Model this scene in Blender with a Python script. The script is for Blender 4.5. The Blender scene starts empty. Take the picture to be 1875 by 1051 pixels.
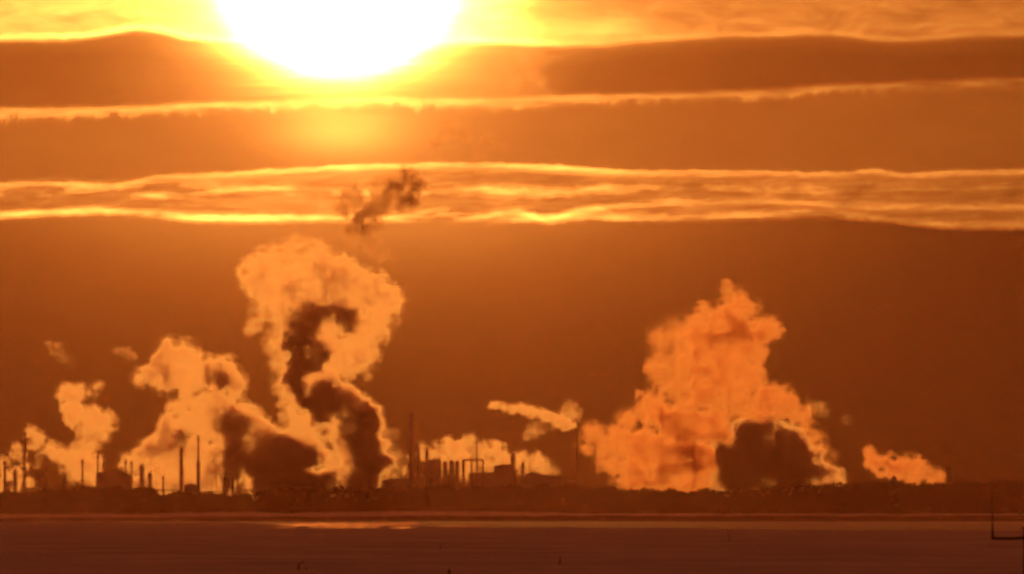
import bpy, bmesh, math, random
import numpy as np
from mathutils import Vector

S = bpy.context.scene
COL = S.collection
random.seed(7)
RNG = np.random.default_rng(11)

# ---------------------------------------------------------------- camera
# A long telephoto (about 6 degrees wide) 3 m above a frozen shore, level,
# looking along +Y.  F is the focal length in photograph pixels.
F, CX, HORIZON, EYE = 17904.0, 937.5, 938.0, 3.0
cam_data = bpy.data.cameras.new("camera")
cam = bpy.data.objects.new("camera", cam_data)
COL.objects.link(cam)
cam.location = (0, 0, EYE)
cam.rotation_euler = (math.radians(90), 0, 0)
cam_data.sensor_width = 36.0
cam_data.lens = 36.0 * F / 1875.0
cam_data.shift_y = (HORIZON - 525.5) / 1875.0
cam_data.clip_start = 1.0
cam_data.clip_end = 60000.0
S.camera = cam

S.view_settings.view_transform = 'Standard'
S.view_settings.look = 'None'
S.view_settings.gamma = 1.0
S.view_settings.use_curve_mapping = False
S.view_settings.exposure = -2.0
K = 4.0                       # sky radiances below are stated at exposure 0
S.cycles.volume_bounces = 4
S.cycles.max_bounces = 8
S.cycles.transparent_max_bounces = 96   # a ray crosses many folds of steam
S.cycles.volume_max_steps = 256
S.cycles.filter_width = 3.0
S.cycles.use_denoising = True
S.cycles.denoising_input_passes = 'RGB_ALBEDO'
S.cycles.denoiser = 'OPENIMAGEDENOISE'
S.cycles.sample_clamp_indirect = 6.0

SUN_X, SUN_Y = 620.0, -72.0
sun_az = math.atan((SUN_X - CX) / F)
sun_el = math.atan((HORIZON - SUN_Y) / F)

# ---------------------------------------------------------------- sky
class N:
    """tiny arithmetic wrapper round shader nodes"""
    nt = None
    def __init__(self, sock): self.s = sock
    @staticmethod
    def _in(node, i, v):
        if isinstance(v, N): N.nt.links.new(v.s, node.inputs[i])
        else: node.inputs[i].default_value = v
    @staticmethod
    def m(op, *a):
        n = N.nt.nodes.new('ShaderNodeMath'); n.operation = op
        for i, v in enumerate(a): N._in(n, i, v)
        return N(n.outputs[0])
    def __add__(s, o): return N.m('ADD', s, o)
    __radd__ = __add__
    def __sub__(s, o): return N.m('SUBTRACT', s, o)
    def __rsub__(s, o): return N.m('SUBTRACT', o, s)
    def __mul__(s, o): return N.m('MULTIPLY', s, o)
    __rmul__ = __mul__
    def __truediv__(s, o): return N.m('DIVIDE', s, o)
    def pow(s, o): return N.m('POWER', s, o)

def smooth(a, b, x):
    n = N.nt.nodes.new('ShaderNodeMapRange'); n.interpolation_type = 'SMOOTHSTEP'
    N._in(n, 0, x); N._in(n, 1, a); N._in(n, 2, b)
    return N(n.outputs[0])

def lerp(a, b, t): return a + (b - a) * t

def curve(x, pts, x0, x1, y0, y1):
    """piecewise smooth y(x)"""
    n = N.nt.nodes.new('ShaderNodeFloatCurve')
    t = (x - x0) / (x1 - x0)
    N._in(n, 1, N.m('MINIMUM', N.m('MAXIMUM', t, 0.0), 1.0))
    c = n.mapping.curves[0]
    P = [((px - x0) / (x1 - x0), (py - y0) / (y1 - y0)) for px, py in pts]
    while len(c.points) < len(P): c.points.new(0.5, 0.5)
    for p, (u, v) in zip(c.points, P): p.location = (u, v); p.handle_type = 'AUTO_CLAMPED'
    n.mapping.update()
    return N(n.outputs[0]) * (y1 - y0) + y0

def logcurve(x, pts, x0, x1):
    c = curve(x, [(a, math.log10(b)) for a, b in pts], x0, x1, -2.5, 2.5)
    return N.m('POWER', 10.0, c)

def noise(x, y, seed, detail=5.0, rough=0.55, distort=0.0):
    c = N.nt.nodes.new('ShaderNodeCombineXYZ')
    N._in(c, 0, x); N._in(c, 1, y); N._in(c, 2, seed)
    n = N.nt.nodes.new('ShaderNodeTexNoise')
    n.inputs['Scale'].default_value = 1.0
    n.inputs['Detail'].default_value = detail
    n.inputs['Roughness'].default_value = rough
    n.inputs['Distortion'].default_value = distort
    N.nt.links.new(c.outputs[0], n.inputs['Vector'])
    return N(n.outputs['Fac']) - 0.5

world = bpy.data.worlds.new("World"); S.world = world
world.use_nodes = True
nt = world.node_tree; nt.nodes.clear(); N.nt = nt
out = nt.nodes.new('ShaderNodeOutputWorld')
bg = nt.nodes.new('ShaderNodeBackground')
tc = nt.nodes.new('ShaderNodeTexCoord')
sep = nt.nodes.new('ShaderNodeSeparateXYZ')
nt.links.new(tc.outputs['Generated'], sep.inputs[0])
dx, dy, dz = (N(sep.outputs[i]) for i in range(3))
dyc = N.m('MAXIMUM', dy, 0.05)
# sky coordinates: azimuth and elevation slopes, in 1/17904 rad steps
X = dx / dyc * F + CX
Y = HORIZON - dz / dyc * F
nz1 = noise(X / 150, Y / 60, 1.3)            # soft warp of the cloud edges
nz2 = noise(X / 42, Y / 26, 4.1, 6, .6)
nz3 = noise(X / 260, Y / 16, 7.7, 6, .62, .6)    # streaks
nz4 = noise(X / 30, Y / 55, 9.2, 5, .6)      # short falling fringes
nz8 = noise(X / 140, Y / 34, 21.3, 4, .55)       # where a band thins out
nz6 = noise(X / 70 + nz1 * 3.0, (Y + nz2 * 16 + X * .045) / 8.5, 15.1, 6, .62, .5)   # fine streaks
nz7 = noise(X / 22, Y / 15, 18.4, 5, .62)        # small tufts on cloud edges
nz5 = noise(X / 110, Y / 40, 12.5, 6, .62, .8)   # puffs
def edge(pts, y0, y1): return curve(X, pts, -600, 2500, y0, y1)
def inten(pts): return logcurve(X, pts, -600, 2500)

def inten2(pts): return logcurve(X + nz1 * 120 + nz5 * 110 + (Y - 130) * .35, pts, -600, 2500)

Yw = Y + nz1 * 12 + nz2 * 5
top = inten([(-600, 1.4), (0, 2.0), (200, 2.4), (400, 6), (620, 10), (850, 7), (950, 3.2), (1010, 1.7), (1100, 1.1), (1200, .78), (1400, .62), (1875, .48), (2500, .4)])
top = top * N.m('POWER', 2.0, nz5 * 2.6 + nz3 * 1.2)
e1 = edge([(-600, 78), (0, 70), (150, 67), (205, 58), (250, 51), (290, 56), (340, 68), (420, 75), (620, 78), (860, 78), (1060, 82), (1180, 74), (1300, 66), (1500, 62), (1650, 72), (1800, 64), (1875, 62), (2500, 60)], 0, 1000)
A = inten2([(-600, .32), (0, .43), (115, .5), (300, .72), (450, .95), (620, 1.5), (820, 1.5), (920, 1.35), (985, 1.1), (1025, .66), (1150, .47), (1300, .38), (1600, .30), (1875, .26), (2500, .2)])
A = A * .45 * (1.0 + nz3 * .22) * (1.0 + smooth(e1 + 45, e1 - 5, Y) * .6) * (1.0 + nz1 * .25 + nz5 * .2)
e2 = edge([(-600, 210), (0, 206), (200, 204), (400, 196), (600, 190), (700, 186), (900, 188), (1000, 184), (1200, 178), (1400, 172), (1550, 164), (1700, 157), (1875, 153), (2500, 140)], 0, 1000)
B = inten([(-600, .4), (0, .52), (200, .6), (400, .72), (620, .95), (760, .88), (900, .72), (1200, .52), (1500, .44), (1875, .36), (2500, .28)])
B = B * .58 * (1.0 + nz3 * .18) * (1.0 + nz1 * .3 + nz5 * .2)
e3 = edge([(-600, 330), (0, 331), (100, 327), (200, 331), (290, 322), (400, 318), (560, 308), (740, 301), (860, 301), (1000, 304), (1060, 308), (1130, 313), (1300, 313), (1400, 314), (1550, 316), (1600, 309), (1650, 317), (1760, 313), (1875, 311), (2500, 300)], 0, 1000)
M = inten([(-600, .5), (0, .66), (300, .85), (600, 1.15), (900, .85), (1200, .62), (1500, .5), (1875, .42), (2500, .3)])
M = M * .70 * N.m('POWER', 2.0, nz3 * 2.2 + nz6 * 2.2 + nz5 * 1.4)
e4 = edge([(-600, 400), (0, 397), (100, 391), (180, 389), (260, 394), (400, 403), (480, 405), (600, 403), (700, 406), (790, 406), (860, 409), (1000, 408), (1100, 402), (1200, 404), (1350, 401), (1500, 399), (1600, 403), (1700, 416), (1800, 421), (1875, 421), (2500, 430)], 0, 1000)
rx = (X - SUN_X); ry = (Y - (-40.0))
rho = N.m('SQRT', (rx * .55).pow(2.0) + ry.pow(2.0))
C = logcurve(rho, [(0, 1.3), (440, 1.05), (500, .74), (571, .42), (650, .25), (720, .15), (800, .085), (880, .056), (960, .042), (1100, .03), (1500, .02), (3000, .02)], 0, 3000)
C = C * (.54 + nz1 * .10 + nz3 * .10)

I = top
I = lerp(I, A, smooth(e1 - 3, e1 + 9, Yw))
I = lerp(I, B, smooth(e2 - 5, e2 + 12, Yw + nz4 * 40 * (smooth(-.16, .22, nz1) * 1.3 + .12)))
I = lerp(I, M, smooth(e3 - 3, e3 + 3, Y + nz2 * 10 + nz7 * 7))
I = lerp(I, C, smooth(e4 - 6, e4 + 8, Y + nz2 * 10 + nz7 * 10 + nz1 * 8))

fr_amt = smooth(-.16, .22, nz1) * 1.3 + .12
def line(pts, inte, up, dn, y0=0, y1=1000, fringe=0.0, wob=6.0, breakup=1.2):
    c = edge(pts, y0, y1)
    d = (Y + nz2 * wob + nz1 * wob + nz7 * wob * 1.8) - c
    if fringe: d = d + nz4 * fringe * smooth(-2.0, 8.0, d) * fr_amt
    w = lerp(up, dn, smooth(-.5, .5, d))
    g = N.m('EXPONENT', (d / w).pow(2.0) * -1.0)
    return g * inten(inte) * N.m('MAXIMUM', 1.0 + nz3 * breakup + nz6 * 1.6 + nz2 * .6 + nz8 * 3.8 * breakup, 0.0)

I = I + line([(-600, 76), (0, 69), (150, 65), (205, 56), (250, 50), (290, 54), (340, 66), (420, 74), (620, 77), (860, 72), (960, 76), (1060, 80), (1180, 72), (1300, 66), (1500, 62), (1650, 72), (1800, 64), (1875, 62), (2500, 60)],
             [(-600, .8), (0, 1.6), (250, 3.4), (420, 4), (700, 4), (900, 2.0), (1060, .8), (1200, .42), (1500, .26), (1875, .18), (2500, .1)], 6, 7, wob=4, breakup=.7)
# pale puff right of the sun
I = I + N.m('EXPONENT', (((X - 1075) / 110.0).pow(2.0) + ((Y + nz2 * 18 - 58) / 20.0).pow(2.0)) * -1.0) * 1.2
I = I + line([(-600, 208), (0, 204), (200, 202), (400, 194), (600, 188), (700, 184), (900, 187), (1000, 183), (1200, 177), (1400, 170), (1550, 161), (1700, 155), (1875, 150), (2500, 140)],
             [(-600, .4), (0, .85), (300, 1.0), (500, 1.2), (700, 1.5), (900, 1.0), (1050, .85), (1300, .5), (1600, .36), (1875, .3), (2500, .1)], 6, 9, fringe=60, wob=3, breakup=.8)
I = I + line([(-600, 330), (0, 338), (100, 337), (200, 340), (290, 324), (400, 319), (560, 309), (740, 302), (860, 302), (1000, 305), (1060, 309), (1130, 314), (1300, 315), (1400, 317), (1550, 319), (1600, 312), (1650, 320), (1760, 315), (1875, 313), (2500, 300)],
             [(-600, .3), (0, 1.0), (250, .85), (420, .9), (740, 1.7), (900, 1.5), (1060, 1.3), (1200, .9), (1400, .55), (1600, .42), (1875, .33), (2500, .1)], 3, 8, wob=4, breakup=1.0)
I = I + line([(-600, 345), (0, 349), (200, 352), (400, 348), (520, 346), (620, 350), (800, 346), (1000, 352), (1200, 345), (1500, 350), (1875, 345), (2500, 340)],
             [(-600, .2), (0, .5), (300, .8), (600, .8), (800, .5), (1200, .4), (1500, .2), (1875, .1), (2500, .05)], 9, 10, wob=16, breakup=3.0)
I = I + line([(-600, 400), (0, 395), (100, 389), (180, 386), (260, 391), (400, 401), (600, 399), (730, 400), (800, 390), (860, 398), (940, 388), (1000, 400), (1060, 388), (1150, 375), (1300, 371), (1450, 372), (1600, 379), (1750, 378), (1875, 381), (2500, 380)],
             [(-600, .5), (0, 1.2), (250, 1.5), (450, 2.0), (600, 1.6), (740, 1.6), (850, 2.0), (1000, 1.8), (1150, .9), (1350, .55), (1600, .33), (1875, .25), (2500, .1)], 6, 6, wob=5, breakup=1.2)
I = I + line([(-600, 400), (860, 402), (1000, 403), (1100, 398), (1200, 402), (1350, 398), (1500, 394), (1600, 399), (1700, 411), (1800, 416), (1875, 416), (2500, 420)],
             [(-600, .01), (860, .02), (960, .8), (1200, .6), (1400, .4), (1600, .28), (1875, .2), (2500, .1)], 9, 5, wob=8, breakup=1.5)
# light shining through the thin bank under the sun
I = I + N.m('EXPONENT', (((X - 625) / 105.0).pow(2.0) + ((Y - 243) / 40.0).pow(2.0)) * -1.0) * 1.3
# aureole and the burnt-out sun
r = N.m('SQRT', rx.pow(2.0) + ((Y + 20.0) * 1.306).pow(2.0)) * (1.04 + nz3 * .20 + nz1 * .10)
glow = logcurve(r, [(0, 90), (195, 55), (206, 38), (228, 14), (252, 4.6), (282, 1.9), (320, .85), (370, .38), (460, .15), (560, .06), (700, .04), (1000, .01), (3000, .004)], 0, 3000)
I = I + glow
I = N.m('MINIMUM', I, 90.0)
# dimming away from the sunset, up and round
I = I * smooth(-1100.0, -120.0, Y)
low = N.m('MINIMUM', I, 1.0)
g_ = I * .325 * low.pow(.10)
b_ = I * .050 * low.pow(.22)
cc = nt.nodes.new('ShaderNodeCombineColor')
for i, v in enumerate((I, g_, b_)): N._in(cc, i, v)
sky = nt.nodes.new('ShaderNodeTexSky')
sky.sky_type = 'NISHITA'; sky.sun_disc = False
sky.sun_elevation = sun_el; sky.sun_rotation = sun_az
sky.air_density = 2.0; sky.dust_density = 6.0
tint = nt.nodes.new('ShaderNodeMix'); tint.data_type = 'RGBA'; tint.blend_type = 'MULTIPLY'
tint.inputs[0].default_value = 1.0
SKY_FILL = 0.275
tint.inputs[7].default_value = (SKY_FILL * 1.0, SKY_FILL * .195, SKY_FILL * .085, 1)
nt.links.new(sky.outputs[0], tint.inputs[6])
mix = nt.nodes.new('ShaderNodeMix'); mix.data_type = 'RGBA'
front = smooth(.90, .985, dy) * smooth(-1500.0, -300.0, Y)
nt.links.new(front.s, mix.inputs[0])
nt.links.new(tint.outputs[2], mix.inputs[6]); nt.links.new(cc.outputs[0], mix.inputs[7])
nt.links.new(mix.outputs[2], bg.inputs['Color'])
bg.inputs['Strength'].default_value = K
nt.links.new(bg.outputs[0], out.inputs[0])
world.cycles.sampling_method = 'MANUAL'
world.cycles.sample_map_resolution = 2048

# ---------------------------------------------------------------- sun
sd = bpy.data.lights.new("sun", 'SUN')
sd.energy = 1.22
sd.angle = math.radians(0.53)
sd.color = (1.0, .45, .066)
sun = bpy.data.objects.new("sun", sd); COL.objects.link(sun)
d = Vector((math.sin(sun_az) * math.cos(sun_el), math.cos(sun_az) * math.cos(sun_el), math.sin(sun_el)))
sun.rotation_euler = d.to_track_quat('Z', 'Y').to_euler()
sun.location = d * 200 + Vector((0, 0, 100))

# ---------------------------------------------------------------- helpers
def at(px, py, D):
    """the point seen at photograph position (px, py), D metres away"""
    return Vector(((px - CX) / F * D, D, EYE + (HORIZON - py) / F * D))

def tag(o, label=None, cat=None, group=None, kind=None):
    if label: o["label"] = label
    if cat: o["category"] = cat
    if group: o["group"] = group
    if kind: o["kind"] = kind
    elif label: o["kind"] = "thing"
    return o

def mat(name, color, rough=.8, metallic=0.0, var=.25, scale=.6, bump=0.0, aniso=(1, 1, 1)):
    m = bpy.data.materials.new(name); m.use_nodes = True
    t = m.node_tree; b = t.nodes['Principled BSDF']
    b.inputs['Roughness'].default_value = rough
    b.inputs['Metallic'].default_value = metallic
    co = t.nodes.new('ShaderNodeTexCoord'); mp = t.nodes.new('ShaderNodeMapping')
    mp.inputs['Scale'].default_value = aniso
    n = t.nodes.new('ShaderNodeTexNoise'); n.inputs['Scale'].default_value = scale; n.inputs['Detail'].default_value = 6
    rp = t.nodes.new('ShaderNodeValToRGB')
    rp.color_ramp.elements[0].position = .3; rp.color_ramp.elements[1].position = .7
    rp.color_ramp.elements[0].color = tuple(c * (1 - var) for c in color) + (1,)
    rp.color_ramp.elements[1].color = tuple(min(1, c * (1 + var)) for c in color) + (1,)
    t.links.new(co.outputs['Object'], mp.inputs[0]); t.links.new(mp.outputs[0], n.inputs['Vector'])
    t.links.new(n.outputs['Fac'], rp.inputs[0]); t.links.new(rp.outputs[0], b.inputs['Base Color'])
    if bump:
        bp = t.nodes.new('ShaderNodeBump'); bp.inputs['Strength'].default_value = 1.0; bp.inputs['Distance'].default_value = bump
        t.links.new(n.outputs['Fac'], bp.inputs['Height']); t.links.new(bp.outputs[0], b.inputs['Normal'])
    return m

def link(name, me, m, parent=None):
    o = bpy.data.objects.new(name, me); COL.objects.link(o)
    if m: me.materials.append(m)
    if parent: o.parent = parent
    return o

def bmobj(name, bm, m, parent=None, smooth_=False):
    me = bpy.data.meshes.new(name)
    bmesh.ops.recalc_face_normals(bm, faces=bm.faces)
    bm.to_mesh(me); bm.free()
    if smooth_:
        for p in me.polygons: p.use_smooth = True
    return link(name, me, m, parent)

def empty(name, loc):
    o = bpy.data.objects.new(name, None); COL.objects.link(o); o.location = loc
    o.empty_display_size = .5
    return o

def cyl(bm, x, y, z0, z1, r0, r1=None, seg=14):
    """a lathe-like drum about the vertical, local coordinates"""
    r1 = r0 if r1 is None else r1
    a = [bm.verts.new((x + r0 * math.cos(t), y + r0 * math.sin(t), z0)) for t in np.linspace(0, 2 * math.pi, seg, endpoint=False)]
    b = [bm.verts.new((x + r1 * math.cos(t), y + r1 * math.sin(t), z1)) for t in np.linspace(0, 2 * math.pi, seg, endpoint=False)]
    bm.faces.new(a); bm.faces.new(b)
    for i in range(seg): bm.faces.new((a[i], a[(i + 1) % seg], b[(i + 1) % seg], b[i]))

def lathe(bm, prof, seg=16, x=0, y=0):
    rings = [[bm.verts.new((x + max(rr, .001) * math.cos(t), y + max(rr, .001) * math.sin(t), z)) for t in np.linspace(0, 2 * math.pi, seg, endpoint=False)] for rr, z in prof]
    bm.faces.new(rings[0]); bm.faces.new(rings[-1])
    for a, b in zip(rings, rings[1:]):
        for i in range(seg): bm.faces.new((a[i], a[(i + 1) % seg], b[(i + 1) % seg], b[i]))

def box(bm, x0, x1, y0, y1, z0, z1):
    v = [bm.verts.new((x, y, z)) for z in (z0, z1) for y in (y0, y1) for x in (x0, x1)]
    for f in ((0, 1, 3, 2), (4, 5, 7, 6), (0, 1, 5, 4), (2, 3, 7, 6), (0, 2, 6, 4), (1, 3, 7, 5)):
        bm.faces.new([v[i] for i in f])

def tube(bm, pts, rads, seg=8):
    """a bent tapering tube through points"""
    rings = []
    for i, p in enumerate(pts):
        p = Vector(p)
        t = (Vector(pts[min(i + 1, len(pts) - 1)]) - Vector(pts[max(i - 1, 0)])).normalized()
        u = t.cross(Vector((0, 1, .13))).normalized(); w = t.cross(u)
        rr = rads[i] if hasattr(rads, '__len__') else rads
        rings.append([bm.verts.new(p + u * rr * math.cos(a) + w * rr * math.sin(a)) for a in np.linspace(0, 2 * math.pi, seg, endpoint=False)])
    bm.faces.new(rings[0]); bm.faces.new(rings[-1])
    for a, b in zip(rings, rings[1:]):
        for i in range(seg): bm.faces.new((a[i], a[(i + 1) % seg], b[(i + 1) % seg], b[i]))

M_STEEL = mat("weathered_steel", (.16, .14, .13), .6, .3, .3, .4)
M_CONC = mat("stained_concrete", (.30, .28, .26), .85, 0, .25, .25, aniso=(1, 1, .2))
M_CLAD = mat("sheet_cladding", (.22, .22, .23), .7, 0, .2, .3, aniso=(1, 1, .15))
M_ROOF = mat("tarred_roof", (.08, .075, .07), .85, 0, .3, .5)
M_PIPE = mat("pipe_lagging", (.3, .29, .27), .5, .5, .2, .8)
M_RUST = mat("rusted_iron", (.07, .04, .028), .8, .2, .4, 2.5)
M_WOOD = mat("dead_stem", (.09, .065, .04), .9, 0, .3, 6)

# ---------------------------------------------------------------- ground, ice and shore
def snow_material():
    m = bpy.data.materials.new("wind_blown_snow"); m.use_nodes = True
    t = m.node_tree; b = t.nodes['Principled BSDF']
    b.inputs['Roughness'].default_value = .75
    b.inputs['Specular IOR Level'].default_value = 0.0
    co = t.nodes.new('ShaderNodeTexCoord')
    def nz(sc, scale, det):
        mp = t.nodes.new('ShaderNodeMapping'); mp.inputs['Scale'].default_value = sc
        n = t.nodes.new('ShaderNodeTexNoise'); n.inputs['Scale'].default_value = scale; n.inputs['Detail'].default_value = det
        n.inputs['Roughness'].default_value = .62
        t.links.new(co.outputs['Object'], mp.inputs[0]); t.links.new(mp.outputs[0], n.inputs['Vector'])
        return n.outputs['Fac']
    a = nz((.06, .02, 1), 1, 6); c = nz((.7, .12, 1), 1, 5)
    ad = t.nodes.new('ShaderNodeMath'); ad.operation = 'MULTIPLY_ADD'
    t.links.new(c, ad.inputs[0]); ad.inputs[1].default_value = .45; t.links.new(a, ad.inputs[2])
    rp = t.nodes.new('ShaderNodeValToRGB')
    rp.color_ramp.elements[0].position = .48; rp.color_ramp.elements[1].position = .95
    rp.color_ramp.elements[0].color = (.27, .25, .24, 1); rp.color_ramp.elements[1].color = (.50, .48, .47, 1)
    t.links.new(ad.outputs[0], rp.inputs[0]); t.links.new(rp.outputs[0], b.inputs['Base Color'])
    bp = t.nodes.new('ShaderNodeBump'); bp.inputs['Distance'].default_value = .25; bp.inputs['Strength'].default_value = .6
    t.links.new(ad.outputs[0], bp.inputs['Height']); t.links.new(bp.outputs[0], b.inputs['Normal'])
    return m

def ice_material(name, rough, bumpd, base, sc=(.05, .012, 1), spec=.5, refl=1.0):
    m = bpy.data.materials.new(name); m.use_nodes = True
    t = m.node_tree; b = t.nodes['Principled BSDF']
    b.inputs['Base Color'].default_value = base
    b.inputs['Roughness'].default_value = rough; b.inputs['IOR'].default_value = 1.31
    co = t.nodes.new('ShaderNodeTexCoord')
    mp = t.nodes.new('ShaderNodeMapping'); mp.inputs['Scale'].default_value = sc; b.inputs['Specular IOR Level'].default_value = spec
    n = t.nodes.new('ShaderNodeTexNoise'); n.inputs['Scale'].default_value = 1; n.inputs['Detail'].default_value = 7; n.inputs['Roughness'].default_value = .6
    t.links.new(co.outputs['Object'], mp.inputs[0]); t.links.new(mp.outputs[0], n.inputs['Vector'])
    mr = t.nodes.new('ShaderNodeMapRange'); mr.inputs[1].default_value = .3; mr.inputs[2].default_value = .7
    mr.inputs[3].default_value = rough * .6; mr.inputs[4].default_value = min(1, rough * 1.8)
    t.links.new(n.outputs['Fac'], mr.inputs[0]); t.links.new(mr.outputs[0], b.inputs['Roughness'])
    bp = t.nodes.new('ShaderNodeBump'); bp.inputs['Distance'].default_value = bumpd; bp.inputs['Strength'].default_value = 1
    t.links.new(n.outputs['Fac'], bp.inputs['Height']); t.links.new(bp.outputs[0], b.inputs['Normal'])
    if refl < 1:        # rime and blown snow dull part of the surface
        gl = t.nodes.new('ShaderNodeBsdfGlossy'); gl.inputs['Color'].default_value = (.95, .62, .5, 1)   # sunset orange of the glint painted into the gloss colour
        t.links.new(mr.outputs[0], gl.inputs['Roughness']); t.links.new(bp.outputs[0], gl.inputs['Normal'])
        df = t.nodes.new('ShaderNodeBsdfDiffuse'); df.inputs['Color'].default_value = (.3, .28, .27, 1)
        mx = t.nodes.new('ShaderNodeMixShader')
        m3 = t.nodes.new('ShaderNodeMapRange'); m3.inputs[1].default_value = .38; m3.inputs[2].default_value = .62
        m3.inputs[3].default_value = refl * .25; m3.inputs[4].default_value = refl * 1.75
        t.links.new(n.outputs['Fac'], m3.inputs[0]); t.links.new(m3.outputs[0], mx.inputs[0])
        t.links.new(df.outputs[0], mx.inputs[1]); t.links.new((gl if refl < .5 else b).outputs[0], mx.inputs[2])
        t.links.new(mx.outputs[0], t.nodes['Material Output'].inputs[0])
    return m

M_SNOW = snow_material()
M_ICE = ice_material("grey_ice", .75, .3, (.14, .13, .13, 1), (.02, .006, 1), .3, .55)
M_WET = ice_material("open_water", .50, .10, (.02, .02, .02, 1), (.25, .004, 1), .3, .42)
M_EARTH = mat("frozen_earth", (.028, .022, .016), .95, 0, .3, .08, aniso=(1, .3, 1))

def sheet(name, xs, ys, hfun, m):
    xs, ys = np.asarray(xs), np.asarray(ys)
    verts = [(x, y, hfun(x, y)) for y in ys for x in xs]
    nx = len(xs)
    faces = [(j * nx + i, j * nx + i + 1, (j + 1) * nx + i + 1, (j + 1) * nx + i) for j in range(len(ys) - 1) for i in range(nx - 1)]
    me = bpy.data.meshes.new(name); me.from_pydata(verts, [], faces)
    for p in me.polygons: p.use_smooth = True
    return link(name, me, m)

def wob(x, seed, *pairs):
    return sum(a * math.sin(x / w * 6.283 + seed * (i + 1.7)) for i, (a, w) in enumerate(pairs))

# one sheet to the horizon
ys = np.concatenate([np.linspace(-200, 300, 6), np.geomspace(320, 7000, 60)])
tag(sheet("ground", np.linspace(-1900, 1900, 60), ys, lambda x, y: 0.0, M_SNOW), kind="structure")

def strip(name, near, far, z, m, x0, x1, n=160):
    """a flat sheet between two wavy edges given as photo rows on level ground"""
    verts, faces = [], []
    for i in range(n + 1):
        px = x0 + (x1 - x0) * i / n
        dn, df = EYE * F / (near(px) - HORIZON), EYE * F / (far(px) - HORIZON)
        for k in range(5):
            dd = dn + (df - dn) * k / 4
            verts.append(((px - CX) / F * dd, dd, z))
        if i:
            for k in range(4):
                a = (i - 1) * 5 + k
                faces.append((a, a + 5, a + 6, a + 1))
    me = bpy.data.meshes.new(name); me.from_pydata(verts, [], faces)
    return link(name, me, m)

def near_edge(px):
    return float(np.interp(px, [-900, 0, 450, 900, 1300, 1500, 1875, 2800], [953.5, 954, 956.5, 963.5, 967, 969.5, 970.5, 972])) + wob(px, 3.1, (.5, 210), (.35, 83), (.2, 31))
tag(strip("frozen_channel", near_edge, lambda p: 951.5, .004, M_ICE, -700, 2600), kind="structure")
def patch(x0, x1, yc, h, seed):
    t = lambda p: max(0.0, 1 - abs((p - (x0 + x1) / 2) / ((x1 - x0) / 2)) ** 3)
    return (lambda p: yc + h * t(p) * (1 + .3 * math.sin(p * .21 + seed)) + .05, lambda p: yc - h * t(p) * (1 + .3 * math.sin(p * .17 + 2 * seed)) - .05)
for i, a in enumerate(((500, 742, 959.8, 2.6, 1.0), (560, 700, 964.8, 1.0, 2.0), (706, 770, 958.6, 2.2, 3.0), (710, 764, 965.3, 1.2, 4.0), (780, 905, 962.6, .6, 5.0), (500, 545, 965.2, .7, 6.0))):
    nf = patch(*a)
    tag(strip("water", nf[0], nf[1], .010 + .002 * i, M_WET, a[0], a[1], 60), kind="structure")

# low embankment along the far side of the ice
def ridge(name, D0, D1, prof, m, px0, px1, n, thick=1.0):
    """a long earth bank: front toe, crest front, crest back, back toe"""
    verts, faces = [], []
    for i in range(n + 1):
        px = px0 + (px1 - px0) * i / n
        h = EYE + (HORIZON - prof(px)) / F * (D0 + (D1 - D0) * .35)
        for dd, z in ((D0, -.3), (D0 + (D1 - D0) * .18, h * .55), (D0 + (D1 - D0) * .35, h), (D0 + (D1 - D0) * .7, h * .98), (D1, -.3)):
            verts.append(((px - CX) / F * D0, dd, z))
        if i:
            for k in range(4):
                a = (i - 1) * 5 + k
                faces.append((a, a + 5, a + 6, a + 1))
    me = bpy.data.meshes.new(name); me.from_pydata(verts, [], faces)
    return link(name, me, m)
tag(ridge("embankment", 3390, 3460, lambda p: float(np.interp(p, [-700, 0, 450, 900, 1875, 2600], [947, 947, 945, 943.5, 943.5, 944])) + wob(p, 5.3, (.45, 330), (.3, 97), (.25, 23), (.15, 11)), M_EARTH, -900, 2800, 700), kind="structure")
# snowy foreshore in front of the works
tag(ridge("foreshore", 5350, 5650, lambda p: float(np.interp(p, [-900, 250, 330, 420, 520, 600, 700, 860, 960, 1100, 2900], [941.5, 940.5, 938, 936, 938.5, 937, 935.5, 935.5, 937, 939.5, 940])) + wob(p, 2.2, (.4, 140), (.3, 57)), M_SNOW, -900, 2800, 300), kind="structure")
# the ground the works stand on
tag(ridge("terrain", 5660, 6800, lambda p: float(np.interp(p, [-1600, 0, 100, 280, 300, 440, 500, 740, 960, 1160, 1250, 1550, 1760, 3400], [908, 907, 902, 901, 911, 911, 903, 899, 896, 901, 905, 892, 888, 888])) + wob(p, 1.2, (1.0, 500), (.6, 130)), M_EARTH, -1600, 3400, 200), kind="structure")

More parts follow.
